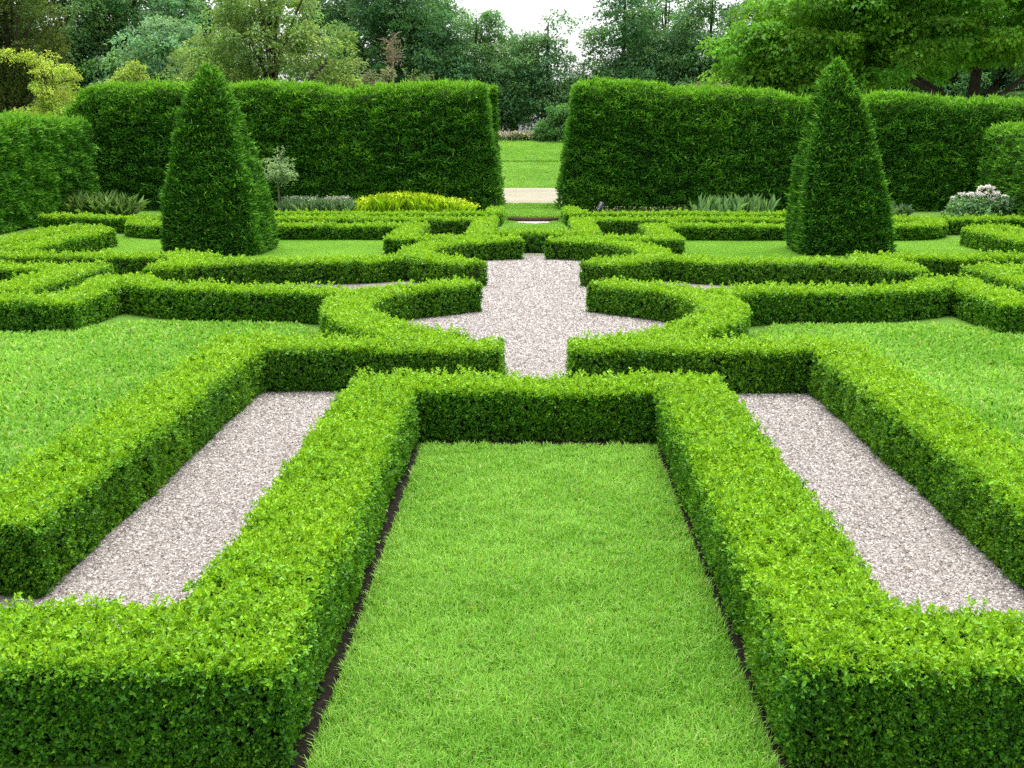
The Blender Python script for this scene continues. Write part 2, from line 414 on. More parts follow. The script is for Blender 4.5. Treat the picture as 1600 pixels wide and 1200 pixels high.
side = {-1: 'left', 1: 'right'}
HN = .365
box_hedge('box_hedge', straight([(-4.2, 3.37), (-1.045, 3.37), (-1.045, 7.28), (1.045, 7.28), (1.045, 3.41), (4.2, 3.41)]), .49, HN,
          'wide low box hedge wrapping three sides of the small foreground lawn')
for sx in (-1, 1):
    s = side[sx]; P = lambda p: mir(p, sx, -1)
    box_hedge('box_hedge', P(straight([(-6.5, 4.69), (-2.42, 4.69), (-2.42, 8.72), (-.28, 8.72)])), .48, HN,
              f'long box hedge on the outer side of the {s} foreground gravel strip')
    box_hedge('box_hedge', P(smooth_line(C_LINE[1:])), .50, HN-.02,
              f'C-shaped box hedge curving round the near {s} of the central gravel', caps=(False, True))
    box_hedge('box_hedge', P(smooth_line(ARC)), .46, .36,
              f'gently curved box hedge between the big {s} lawn and the gravel oval', caps=(False, False))
    box_hedge('box_hedge', P(straight([(-9.0, 11.40), (-5.04, 11.40), (-5.04, 12.55), (-5.08, 13.3)])), .50, .335,
              f'angular box hedge with a standing-out corner behind the big {s} lawn')
    Q = lambda p: mir(p, sx, 1)
    box_hedge('box_hedge', P(smooth_line(CF_LINE)), .48, .34,
              f'C-shaped box hedge curving round the far {s} of the central gravel')
    box_hedge('box_hedge', Q(smooth_line(ARCB)), .52, .325,
              f'curved box hedge between the {s} gravel oval and the topiary lawn', caps=(False, False))
    box_hedge('box_hedge', P(straight([(-9.5, 16.2), (-4.97, 16.2), (-4.97, 14.4)])), .50, .30,
              f'straight box hedge at the near {s} edge of the topiary lawn')
    box_hedge('box_hedge', P(straight([(-8.5, 12.5), (-6.05, 12.5), (-6.05, 14.6), (-8.8, 14.6)])), .55, .315,
              f'square-nosed box hedge nested inside the {s} side bed')
    box_hedge('box_hedge', P(np.concatenate([straight([(-.60, FAR_CROSS), (-2.36, FAR_CROSS), (-2.36, ROW3), (-7.0, ROW3)]), smooth_line([(-7.2, ROW3+.02), (-7.75, ROW3+.2), (-8.15, ROW3+.6), (-8.3, ROW2)])])), .48, .31,
              f'stepped box hedge along the back of the {s} topiary lawn')
    box_hedge('box_hedge', P(straight([(-7.6, ROW1), (-.93, ROW1), (-.93, 27.5)])), .40, .30,
              f'rearmost straight box hedge on the {s}, edging the border under the tall yew')
    box_hedge('box_hedge', P(straight([(-8.76, 16.6), (-8.76, 20.95), (-8.03, 20.15), (-8.03, 16.6)]))+np.array([.25 if sx > 0 else 0, .55 if sx > 0 else 0]), .48, .34,
              f'narrow U-shaped box hedge at the far {s}, in front of the side yew')
box_hedge('box_hedge', straight([(-10.7, ROW2+.75), (-7.4, ROW2), (-.985, ROW2), (-.985, FAR_U), (.985, FAR_U), (.985, ROW2), (7.4, ROW2), (10.9, ROW2+.6)]), .48, .345,
          'far middle box hedge enclosing the little lawn below the step')

# ------------------------------------------------------------------ yew hedges and topiary
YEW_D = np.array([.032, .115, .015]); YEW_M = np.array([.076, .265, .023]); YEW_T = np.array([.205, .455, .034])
def yew_leaves(mbh, P, Nn, L, tipf, ax_up=.30, mat=0, scale_=1.0):
    n = len(P)
    PS = P*np.array([1, 1, 2.2])          # sprays lie in flat layers
    t1 = vnoise(PS, 2.4/scale_, 3); t2 = vnoise(PS, 6.5/scale_, 4)
    P = P+Nn*(((t1-.5)*.16+(t2-.5)*.13)*scale_-rng.random(n)**2*.05)[:, None]
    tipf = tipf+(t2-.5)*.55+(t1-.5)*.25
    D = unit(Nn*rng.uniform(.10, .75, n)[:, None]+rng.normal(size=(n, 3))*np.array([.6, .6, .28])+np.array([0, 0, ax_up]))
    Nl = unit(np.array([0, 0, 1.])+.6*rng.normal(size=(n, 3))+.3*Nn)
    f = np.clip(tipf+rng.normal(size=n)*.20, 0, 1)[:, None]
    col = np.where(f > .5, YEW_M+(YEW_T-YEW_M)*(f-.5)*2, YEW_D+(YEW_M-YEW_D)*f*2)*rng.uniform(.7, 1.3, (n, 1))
    leaves(mbh, P, D, Nl, L*rng.uniform(.7, 1.4, n), L*.30, col, mat, False, .05)

def yew_block(name, corners_fn, nu, label, parts=None, L=.13, cover=3.2, tip=.36, inset=.14):
    """corners_fn(k, u) -> ring of points; a block swept along u with an arched section"""
    G = corners_fn(0.0); B = corners_fn(inset)
    mbh = MB(); n, m = B.shape[:2]
    ii, jj = np.meshgrid(np.arange(n-1), np.arange(m-1), indexing='ij'); q = (ii*m+jj).ravel()
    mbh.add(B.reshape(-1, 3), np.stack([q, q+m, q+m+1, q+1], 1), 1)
    for e in (0, n-1): mbh.add(B[e], [list(range(m))], 1)
    fn = lambda c, nq: cover/(.16*L*L)*np.where(np.sum((CAMP-c)*nq, 1) < 0, .45, 1)
    ctr = G.reshape(-1, 3).mean(0)
    P, Nn = sample_grid(G, fn)
    # make normals point outwards from the block's spine
    spine = G.mean(1); k = np.argmin(np.linalg.norm(P[:, None, :2]-spine[None, :, :2], axis=2), 1) if n < 200 else 0
    flip = np.sum((P-spine[k])*Nn, 1) < 0; Nn[flip] *= -1
    for e, o in ((0, 1), (n-1, n-2)):       # ends: interpolate from the ring towards its centre
        R = G[e]; c = R.mean(0); nr = unit((spine[e]-spine[o])[None])[0]
        A = abs(np.ptp(R[:, 2])*np.linalg.norm(np.ptp(R[:, :2], axis=0))); kk = int(cover/(.16*L*L)*A*.9)
        j = rng.integers(0, m-1, kk); u = rng.random(kk)[:, None]; s = np.sqrt(rng.random(kk))[:, None]
        pe = c+((R[j]*(1-u)+R[j+1]*u)-c)*s
        P = np.concatenate([P, pe]); Nn = np.concatenate([Nn, np.tile(nr, (kk, 1))])
    topf = np.clip(Nn[:, 2], 0, 1)
    tf = tip+.42*topf+(vnoise(P, .9, 8)-.5)*.35+.16*np.clip(P[:, 2]-2.2, 0, 1.2)  # height term paints the lighter, sky-lit upper third into the needle colour
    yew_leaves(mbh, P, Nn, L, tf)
    # unclipped shoots along the crown
    k = rng.random(len(P)) < .035*topf
    Ps = P[k]; ns = len(Ps)
    leaves(mbh, Ps, np.array([0, 0, 1.])+.35*rng.normal(size=(ns, 3)), rng.normal(size=(ns, 3)), rng.uniform(.12, .3, ns), .035,
           YEW_T*rng.uniform(.6, 1.2, (ns, 1)), 0, False)
    o = mbh.build(name, [M_YEW, M_CORE])
    return tag(o, label, 'hedge', 'tall clipped yew hedges')

def wall_section(xs_, top_fn, yf, yb, lean, z0=.05):
    """section rings (front foot, front, shoulder, top, back) along x"""
    def fn(ins):
        rings = []
        for k, x in enumerate(xs_):
            h = top_fn(x)-ins; e0 = xs_[0]; 
            ring = [(yf+ins, z0), (yf+ins+lean*.35, h*.35), (yf+ins+lean*.7, h*.7), (yf+ins+lean, h*.90), (yf+ins+lean+.10, h*.965), (yf+ins+lean+.32, h),
                    (yb-ins-.4, h), (yb-ins-.12, h*.95), (yb-ins, h*.6), (yb-ins, z0)]
            rings.append([(x, y, z) for y, z in ring])
        return np.array(rings)
    return fn
def slanted_ends(fn, lean_lo, lean_hi, ins_ends=True):
    """lean the end rings: x shifts with height"""
    def g(ins):
        G = fn(ins); 
        x = G[:, :, 0]; lo, hi = x.min(), x.max(); t = (x-lo)/(hi-lo); z = G[:, :, 2]/3.3
        G[:, :, 0] = x+lean_lo*z*np.clip(1-t*6, 0, 1)-lean_hi*z*np.clip(1-(1-t)*6, 0, 1)
        if ins: G[:, :, 0] = np.clip(G[:, :, 0], G[:, :, 0].min(1).min()+ins, G[:, :, 0].max()-ins*.9)
        return G
    return g
xl = np.linspace(-12.95, -.87, 50)
topL = lambda x: float(np.interp(x, [-12.95, -12.6, -12.0, -10, -8.5, -7.3, -6, -4.9, -4.3, -3, -1.3], [2.3, 2.95, 3.32, 3.40, 3.30, 3.42, 3.34, 3.20, 3.27, 3.38, 3.36]))
yew_block('yew_hedge', slanted_ends(wall_section(xl, topL, 29.30, 31.4, .45), .30, .52), 50,
          'tall dark yew hedge left of the opening with a rounded far end')
# slim second block closing the opening behind the left hedge
xg = np.linspace(-1.9, -.80, 8)
yew_block('yew_hedge', slanted_ends(wall_section(xg, lambda x: 3.30, 31.45, 32.0, .05), .1, .66), 8,
          'thin dark sliver of yew hedge just behind the left side of the opening')
xr = np.linspace(.66, 13.6, 52)
topR = lambda x: float(np.interp(x, [.6, 1.2, 2.3, 3.0, 3.8, 5.0, 6.4, 7.2, 7.9, 8.6, 9.4, 10.2, 11.2, 12.2, 13.6], [3.36, 3.42, 3.42, 3.34, 3.22, 3.25, 3.14, 2.98, 2.84, 2.92, 3.10, 3.06, 2.90, 2.94, 2.88]))
yew_block('yew_hedge', slanted_ends(wall_section(xr, topR, 29.30, 31.4, .45), .55, .2), 52,
          'tall yew hedge right of the opening with a wavy sagging top')
def side_section(ys_, top, xf, xb):
    def fn(ins):
        sg = 1 if xb > xf else -1
        return np.array([[(xf+sg*ins, y, .03), (xf+sg*(ins+.03), y, top*.5), (xf+sg*(ins+.06), y, top*.9-ins), (xf+sg*(ins+.2), y, top-ins), (xb-sg*(ins+.25), y, top-ins), (xb-sg*ins, y, top*.9-ins), (xb-sg*ins, y, .03)] for y in ys_])
    return fn
yew_block('yew_hedge', side_section(np.linspace(17.5, 28.6, 34), 2.40, -11.35, -12.9), 34,
          'lower yew hedge running along the left side to meet the tall one', L=.115, tip=.40)
yew_block('yew_hedge', side_section(np.linspace(20.0, 28.6, 30), 2.22, 11.45, 12.9), 30,
          'lower yew hedge coming in at the right edge', L=.115, tip=.40)

def topiary(x, y, w0, w1, h, rot, label, lean):
    """four-sided tapering yew obelisk with bulging faces and a blunt tip"""
    zs = np.array([0.02, .3, .9, 1.6, 2.2, 2.65, 2.95, 3.15, 3.27])/3.27*h
    hw = np.array([.97, 1.0, .91, .74, .56, .39, .24, .11, .02])*w0
    a = np.linspace(0, 2*np.pi, 57) + np.pi/4
    def ring(z, r, ins):
        c, s_ = np.cos(a), np.sin(a); k = 1/np.maximum(np.abs(c), np.abs(s_)); k = np.minimum(k, 1.385)
        X = (r-ins)*c*k; Yy = (r-ins)*s_*k
        cr, sr = math.cos(rot), math.sin(rot)
        return np.column_stack([x+lean*z+X*cr-Yy*sr, y+X*sr+Yy*cr, np.full(len(a), z)])
    def grid(ins):
        zz = np.interp(np.linspace(0, 1, 40), np.linspace(0, 1, len(zs)), zs); rr = np.interp(zz, zs, hw)
        return np.array([ring(min(z, h-ins), max(r, ins+.01), ins) for z, r in zip(zz, rr)])
    G = grid(0); B = grid(.07); mbh = MB(); n, m = B.shape[:2]
    ii, jj = np.meshgrid(np.arange(n-1), np.arange(m-1), indexing='ij'); q = (ii*m+jj).ravel()
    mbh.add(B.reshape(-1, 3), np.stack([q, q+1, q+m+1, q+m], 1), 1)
    L = .085
    P, Nn = sample_grid(G, lambda c, nq: 3.6/(.16*L*L)*np.ones(len(c)))
    out = P-np.column_stack([x+lean*P[:, 2], np.full(len(P), y), P[:, 2]])
    Nn[np.sum(out*Nn, 1) < 0] *= -1
    P = P+Nn*((vnoise(P, 2.0, 13)-.5)*.12)[:, None]
    tf = .32+(vnoise(P, 1.6, 8)-.5)*.2+np.clip((P[:, 2]/h-.80)*1.6, 0, .4)+np.where(rng.random(len(P)) < .05, .5, 0)
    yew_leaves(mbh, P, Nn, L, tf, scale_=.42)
    # loose unclipped shoots standing out of the faces
    k = rng.random(len(P)) < .014
    Ps = P[k]; ns = len(Ps)
    leaves(mbh, Ps, Nn[k]*.9+np.array([0, 0, .5])+.3*rng.normal(size=(ns, 3)), rng.normal(size=(ns, 3)), rng.uniform(.08, .20, ns), .024,
           YEW_T*rng.uniform(.5, 1.1, (ns, 1)), 0, False)
    o = mbh.build('yew_topiary', [M_YEW, M_CORE])
    return tag(o, label, 'topiary', 'pair of clipped yew obelisks')
topiary(-5.58, 19.45, .795, .1, 3.22, math.radians(-1), 'tall clipped yew obelisk on the left lawn, yellowish at its tip', -.02)
topiary(5.44, 19.6, .75, .1, 3.32, math.radians(1), 'tall clipped yew obelisk on the right lawn, tip leaning towards the opening', -.07)

# ------------------------------------------------------------------ lawns: grass blades
def inside(P, poly_):
    x, y = P[:, 0], P[:, 1]; r = np.zeros(len(P), bool); q = np.asarray(poly_); j = len(q)-1
    for i_ in range(len(q)):
        c = ((q[i_, 1] > y) != (q[j, 1] > y)) & (x < (q[j, 0]-q[i_, 0])*(y-q[i_, 1])/(q[j, 1]-q[i_, 1]+1e-12)+q[i_, 0])
        r ^= c; j = i_
    return r
def in_view(P, margin=120):
    d = np.column_stack([P, np.zeros(len(P))])-CAMP; z = d@Fv
    u = 800+FPX*(d@Rv)/np.maximum(z, .01); v = 600-FPX*(d@Uv)/np.maximum(z, .01)
    return (z > .1) & (u > -margin*3) & (u < 1600+margin*3) & (v < 1200+margin*2)
def grass(label, poly_, dens, hgt, wid, soft=1.0, z=.004):
    q = np.asarray(poly_, float); lo, hi = q.min(0), q.max(0)
    n = int(np.prod(hi-lo)*dens); P = lo+rng.random((n, 2))*(hi-lo)
    P = P[inside(P, q)]; P = P[in_view(P)]
    P3 = np.column_stack([P, np.full(len(P), z)]); d = pts_dist(P3)
    k = rng.random(len(P)) < np.clip(1.0*(d.min()/d)**1.15, .05, 1); P3 = P3[k]; d = d[k]; n = len(P3)
    f = (d/d.min())**.8
    clump = vnoise(P3, 3.2, 21); clump2 = vnoise(P3, 14, 22); big = vnoise(P3, .8, 25)
    H_ = hgt*rng.uniform(.5, 1.35, n)*(1+(clump2-.5)*.5*soft); Wd = wid*f*rng.uniform(.7, 1.3, n)
    az = rng.random(n)*2*np.pi; lean = rng.uniform(.1, 1.1, n)
    dirx = np.column_stack([np.cos(az), np.sin(az), np.zeros(n)])
    up = np.array([0, 0, 1.]); sd_ = np.column_stack([-np.sin(az), np.cos(az), np.zeros(n)])
    mid = P3+up*(H_*.55)[:, None]+dirx*(H_*lean*.22)[:, None]
    tip = P3+up*(H_*(1-.28*lean))[:, None]+dirx*(H_*lean*.75)[:, None]
    hw = (Wd*.5)[:, None]
    V = np.stack([P3-sd_*hw, P3+sd_*hw, mid+sd_*hw*.85, mid-sd_*hw*.85, tip], 1).reshape(-1, 3)
    b = np.arange(n)[:, None]*5
    g = np.clip(.5+.22*(1-soft)+((clump-.5)*.7+rng.normal(size=n)*.22)*soft+(big-.5)*.7, 0, 1)[:, None]
    col = np.array([.135, .355, .030])*(1-g)+np.array([.305, .565, .095])*g
    dry = (rng.random(n) < (.045+.05*(clump2 > .7))*soft)[:, None]
    col = np.where(dry, np.array([.40, .50, .17]), col)*rng.uniform(.8, 1.2, (n, 1))
    col = np.repeat(col, 5, 0)
    m_ = MB(); m_.add(V, b+np.array([[0, 1, 2, 3]]), 0, col); m_.f.append((b+np.array([[3, 2, 4]]), 0))
    o = m_.build('grass', M_GRASS)
    return tag(o, label, 'grass', kind='stuff')
grass('short mown grass of the small foreground lawn between the hedge arms', [(-.75, 2.4), (.765, 2.4), (.785, 6.90), (-.75, 6.90)], 42000, .046, .0038)
for sx in (-1, 1):
    s = side[sx]
    grass(f'bright mown grass of the big {s} lawn', mir([(-8.5, 4.9), (-2.62, 4.9), (-2.62, 8.95), (-1.6, 9.05), (-2.05, 9.8), (-2.18, 11.0), (-2.1, 11.8), (-3.1, 11.88), (-4.3, 12.1), (-4.68, 12.4), (-4.68, 11.15), (-8.5, 11.15)], sx), 52000, .019, .0037, .25)
    grass(f'mown grass round the {s} topiary', mir([(-8.1, 16.5), (-5.2, 16.5), (-4.4, 15.8), (-2.6, 15.9), (-2.2, 16.6), (-2.05, 18.0), (-2.6, 18.5), (-2.6, 22.2), (-8.6, 22.2), (-8.6, 24.2), (-9.3, 24.2), (-9.3, 21.8), (-8.05, 21.8)], sx), 4200, .05, .016)
grass('mown grass of the little lawn below the far step', [(-.72, 19.9), (.72, 19.9), (.72, 26.6), (.5, 26.6), (.36, 26.0), (0, 25.68), (-.36, 26.0), (-.5, 26.6), (-.72, 26.6)], 4200, .05, .016)
grass('mown grass of the strip beyond the step in the yew opening', [(-1.0, 26.8), (.8, 26.8), (.8, 32.2), (-1.0, 32.2)], 3000, .05, .022, z=.10)
for lab, pg, dn, hg in (('mown grass of the bank rising beyond the drive', [(-3, 44.4), (2.2, 44.4), (2.2, 58.6), (-3, 58.6)], 700, .05),
                        ('unmown grass along the crease halfway up the bank', [(-3, 50.45), (2.2, 50.35), (2.2, 50.6), (-3, 50.7)], 1500, .13)):
    g_ = grass(lab, pg, dn, hg, .02, z=0.0); me_ = g_.data; cv = np.zeros(len(me_.vertices)*3); me_.vertices.foreach_get('co', cv); cv = cv.reshape(-1, 3)
    cv[:, 2] += gz(cv[:, 0], cv[:, 1]); me_.vertices.foreach_set('co', cv.ravel())

# pebbles lying in the gravel
def pebbles(name, polys, n_per_m2, r):
    m_ = MB()
    V0 = np.array([(1, 0, 0), (0, 1, 0), (-1, 0, 0), (0, -1, 0), (0, 0, 1)], float)
    for q in polys:
        q = np.asarray(q, float); lo, hi = q.min(0), q.max(0)
        n = int(np.prod(hi-lo)*n_per_m2); P = lo+rng.random((n, 2))*(hi-lo); P = P[inside(P, q)]; P = P[in_view(P)]
        n = len(P)
        if n == 0: continue
        d = pts_dist(np.column_stack([P, np.zeros(n)]))
        k = rng.random(n) < np.clip((4.5/d)**1.3, 0, 1); P = P[k]; d = d[k]; n = len(P)
        sc = r*np.maximum(1, d/5)**.65*rng.uniform(.55, 1.35, n); a = rng.random(n)*6.28
        el = np.stack([sc*rng.uniform(.8, 1.3, n), sc*rng.uniform(.6, .9, n), sc*rng.uniform(.35, .75, n)], 1)
        V = V0[None]*el[:, None]+rng.normal(size=(n, 5, 3))*(sc*.16)[:, None, None]
        c, s_ = np.cos(a)[:, None], np.sin(a)[:, None]
        X_ = V[:, :, 0]*c-V[:, :, 1]*s_; Y_ = V[:, :, 0]*s_+V[:, :, 1]*c
        V = np.stack([X_+P[:, :1], Y_+P[:, 1:], V[:, :, 2]+.004], 2)
        b = np.arange(n)[:, None]*5
        F = np.concatenate([b+np.array([[0, 1, 4]]), b+np.array([[1, 2, 4]]), b+np.array([[2, 3, 4]]), b+np.array([[3, 0, 4]])], 0)
        t = rng.random(n)[:, None]
        col = np.array([.125, .106, .093])*(1-t)+np.array([.368, .340, .314])*t
        gr = rng.random((n, 1)); col = np.where(gr < .12, np.array([.085, .066, .06]), np.where(gr > .9, np.array([.48, .455, .435]), col))
        m_.add(V.reshape(-1, 3), F, 0, np.repeat(col, 5, 0))
    return tag(m_.build(name, M_PEB), 'loose pinkish grey gravel chippings covering the paths between the hedges', 'gravel', kind='stuff')
pebbles('gravel', [[(-2.2, 4.9), (-1.25, 4.9), (-1.25, 8.5), (-2.2, 8.5)], [(2.2, 4.9), (1.25, 4.9), (1.25, 8.5), (2.2, 8.5)],
                   [(-2.2, 3.6), (-1.25, 3.6), (-1.25, 4.9), (-2.2, 4.9)], [(2.2, 3.6), (1.25, 3.6), (1.25, 4.9), (2.2, 4.9)],
                   [(-1.0, 7.5), (1.0, 7.5), (1.0, 8.5), (-1.0, 8.5)], [(-.28, 8.5), (.28, 8.5), (.28, 9.1), (-.28, 9.1)],
                   ring*.93+np.array([0, YC*.07])], 16000, .0070)

# odd fallen leaves
n = 150; P = np.column_stack([rng.uniform(-2.1, 2.1, n), rng.uniform(3.7, 16, n), np.full(n, .016)]); P[:, 2] += np.where(np.abs(P[:, 0]) < .75, .028, 0)*(P[:, 1] < 6.9)
m_ = MB(); leaves(m_, P, rng.normal(size=(n, 3))*[1, 1, .15], np.array([0, 0, 1.])+.3*rng.normal(size=(n, 3)), rng.uniform(.012, .03, n), rng.uniform(.006, .014, n),
                  np.where(rng.random((n, 1)) < .6, np.array([.10, .065, .03]), np.array([.22, .20, .06])), 0, True)
tag(m_.build('leaf_litter', M_PLANT), 'odd brown and yellow fallen leaves on the gravel and lawn', 'leaf litter', kind='stuff')
# ------------------------------------------------------------------ step in the opening
st = empty('stone_step', (0, 26.6, 0), 'brown edged step with pale half-round slab in the hedge opening', 'step')
m_ = MB(); box(m_, (-.62, 26.60, 0), (.62, 26.69, .112)); under(m_, 'riser', M_WOOD, st)
m_ = MB(); a = np.linspace(np.pi, 2*np.pi, 25)
top = np.column_stack([.5*np.cos(a), 26.595+.92*np.sin(a), np.full(25, .018)]); bot = top.copy(); bot[:, 2] = 0
m_.add(top, [list(range(25))]); k = np.arange(24); m_.add(np.concatenate([top, bot]), np.stack([k, k+25, k+26, k+1], 1))
under(m_, 'slab', M_STONE, st)

# ------------------------------------------------------------------ trees
def crown_clumps(mbc, centres, radii, nleaf, L, Wd, cols, flat=.6, droop=.3, upn=.8, fine=False, shell=.45):
    k = len(centres); nl = np.maximum(3, (nleaf*rng.uniform(.6, 1.4, k)).astype(int)); q = np.repeat(np.arange(k), nl); n = len(q)
    d = rand_dirs(n); r = (shell+(1-shell)*rng.random(n)**.6)
    # fewer leaves underneath a clump than on its upper side
    low = (d[:, 2] < -.1) & (rng.random(n) < .5); d[low, 2] *= -1
    rad = radii[q][:, None]*r[:, None]*(1+.35*(vnoise(d*2+centres[q]*3, 1.0, 3)-.5))[:, None]
    P = centres[q]+d*rad*np.array([1, 1, flat])
    D = unit(d*np.array([1, 1, .5])+np.array([0, 0, -droop])+rng.normal(size=(n, 3))*.5)
    Nl = unit(np.array([0, 0, upn])+d*.5+rng.normal(size=(n, 3))*.5)
    col = cols[q]*rng.uniform(.7, 1.35, (n, 1))
    leaves(mbc, P, D, Nl, L*rng.uniform(.65, 1.35, n), Wd*rng.uniform(.7, 1.3, n), col, 0, fine, .12)

def tree(name, label, base, lobes, trunk_r, leaf, col, clump_r, per_clump, n_clump, trunk_top=None, lean=(0, 0), limbs=10, flat=.6, droop=.3,
         group='trees behind the yew hedges', cat='tree', barkc=(.06, .045, .035), colv=.3, extra_limbs=(), leafw=.5, hide=.0, shell=.45, var_n=6):
    base = np.asarray(base, float)
    root = empty(name, tuple(base), label, cat, group)
    lob = np.asarray(lobes, float)
    vol = np.prod(lob[:, 3:], 1)**.67; k = rng.choice(len(lob), n_clump, p=vol/vol.sum())
    d = rand_dirs(n_clump); r = np.where(rng.random(n_clump) < .72, rng.uniform(.72, 1.0, n_clump), rng.uniform(.2, .75, n_clump))
    C_ = base+lob[k, :3]+d*lob[k, 3:]*r[:, None]
    C_ = C_[C_[:, 2] > base[2]+.15]
    tt = trunk_top if trunk_top is not None else (lob[:, 2]+lob[:, 5]*.5).max()
    m_ = MB(); t = np.linspace(0, 1, 9)
    path = base+np.column_stack([lean[0]*t**1.4+.12*trunk_r*np.sin(t*7), lean[1]*t**1.4, t*tt])
    tube(m_, path, trunk_r*(1-.8*t)*(1+.5*np.exp(-t*14)), 9, 0, barkc)
    idx = rng.choice(len(C_), min(limbs, len(C_)), replace=False)
    for c in C_[idx]:
        s0 = np.clip((c[2]-base[2])/tt*rng.uniform(.35, .75), .18, .9); p0 = base+np.array([lean[0]*s0**1.4, lean[1]*s0**1.4, s0*tt])
        u = np.linspace(0, 1, 6)[:, None]; mid = (p0+c)/2+np.array([0, 0, .12*np.linalg.norm(c-p0)])
        pth = (1-u)**2*p0+2*u*(1-u)*mid+u*u*c
        tube(m_, pth, trunk_r*.42*(1-s0*.6)*(1-.85*u[:, 0])+.012, 6, 0, barkc)
    for pl, r0, r1 in extra_limbs:
        pl = np.asarray(pl, float); tube(m_, base+pl, np.linspace(r0, r1, len(pl)), 7, 0, barkc)
    under(m_, 'trunk', M_BARK, root, True)
    m_ = MB()
    cc = np.asarray(col)[None]*(1+colv*rng.uniform(-1, 1, (len(C_), 1)))*np.array([1, 1, 1])
    cc = cc*(1+np.stack([rng.uniform(-.12, .2, len(C_)), np.zeros(len(C_)), rng.uniform(-.2, .2, len(C_))], 1))
    crown_clumps(m_, C_, clump_r*rng.uniform(.6, 1.35, len(C_)), per_clump, leaf, leaf*leafw, cc, flat, droop, shell=shell)
    under(m_, 'crown', M_TREE, root)
    return root

def px2w(u, v, y):
    d = Fv+Rv*(u-800)/FPX+Uv*(600-v)/FPX
    return CAMP+d*(y-CAMP[1])/d[1]

DG = (.030, .070, .032)
far = [  # photo column, distance, height, half width, colour, label
    (120, 64, 15, 4.2, (.040, .080, .030), 'mid green broad tree behind the pale golden shrub at the left'),
    (225, 66, 14, 3.9, (.034, .078, .038), 'rounded blue-green tree above the left end of the tall yew hedge'),
    (325, 72, 15, 3.9, (.038, .080, .036), 'big dull green tree directly behind the left obelisk tip'),
    (265, 57, 8.2, 2.7, (.042, .085, .048), 'low greyish bush-like tree between the left obelisk and the dark wood'),
    (545, 76, 15, 3.6, DG, 'dark tree right behind the sage green spreading tree'),
    (628, 72, 15.5, 3.7, (.028, .066, .030), 'tall dark tree behind the dead pale stem'),
    (686, 80, 13.2, 2.7, DG, 'dark tree whose overhanging branch starts the sky gap'),
    (745, 74, 10.2, 2.6, (.034, .074, .034), 'round topped dark tree first in the sky gap'),
    (803, 78, 9.3, 2.4, DG, 'smaller dark tree second in the sky gap'),
    (855, 74, 9.9, 2.1, (.034, .074, .034), 'dark tree with feathery top in the middle of the sky gap'),
    (905, 86, 6.6, 1.8, (.045, .090, .040), 'small lighter tree in the narrow notch of sky above the opening'),
    (972, 74, 12.8, 2.8, DG, 'tall dark tree rising right of the sky notch'),
    (1035, 78, 12.8, 3.0, (.034, .072, .032), 'dark airy tree in the middle of the right wood'),
    (1105, 74, 12.6, 2.8, (.036, .076, .034), 'thin crowned tree with sky showing through beside the maple'),
    (1185, 80, 13.5, 3.6, DG, 'dark tree mostly hidden behind the left of the maple'),
    (1330, 72, 13, 4.6, (.022, .055, .024), 'deep green tree behind the maple crown'),
    (1480, 70, 13, 4.6, (.020, .050, .022), 'very dark tree behind the maple trunk'),
    (1600, 70, 13, 4.4, (.020, .050, .022), 'very dark tree at the right edge behind the maple'),
]
for u, yy, h, hw, c, lab in far:
    b = px2w(u, 215, yy); b[2] = float(gz(b[0], yy))
    hh = h-b[2]
    lobes = [(0, 0, hh*.22, hw*1.15, hw, hh*.26), (-hw*.5, -.6, hh*.36, hw*.7, hw*.6, hh*.2), (hw*.5, -.6, hh*.3, hw*.7, hw*.6, hh*.2), (rng.uniform(-.3, .3)*hw, 0, hh*.58, hw*.95, hw*.9, hh*.26), (rng.uniform(-.3, .3)*hw, 0, hh*.84, hw*.55, hw*.55, hh*.17),
             (-hw*.5, -.3, hh*.62, hw*.5, hw*.5, hh*.14), (hw*.5, -.3, hh*.5, hw*.5, hw*.5, hh*.14)]
    tree('broadleaf_tree', lab, b, lobes, .22, .22, np.array(c)*np.array([3.6, 3.7, 3.4]), .85, 130, int(250*hw*hh/40), limbs=12, flat=.6, droop=.3, colv=.3)  # leaf colours multiplied up: distance haze painted into the foliage

# sage green spreading tree with visible limbs
b = px2w(432, 215, 40); b[2] = .05
tree('sage_tree', 'sage green spreading tree with a dark trunk and forked limb above the left yew hedge', b,
     [(-2.2, 0, 4.2, 1.6, 1.6, 1.3), (-.6, 0, 5.4, 2.0, 1.8, 1.5), (1.3, 0, 4.9, 1.6, 1.5, 1.1), (2.2, -.2, 4.1, 1.1, 1.2, .7), (-1.0, .2, 3.4, 1.4, 1.3, .7), (1.5, -.2, 3.2, 1.2, 1.2, .45), (-2.9, -.2, 3.4, .8, .9, .6), (0, 0, 6.6, 1.9, 1.6, 1.0)],
     .24, .135, (.21, .36, .105), .42, 85, 360, trunk_top=6.2, lean=(-.1, 0), limbs=14, flat=.7, droop=.35, colv=.25,
     extra_limbs=[([(.1, -.2, 2.4), (.8, -.9, 3.0), (1.15, -1.0, 3.55), (1.7, -1.0, 4.1), (2.1, -1.0, 4.5)], .12, .04), ([(1.0, -1.0, 3.3), (1.6, -1.0, 3.25), (2.1, -1.0, 2.9)], .05, .02)])

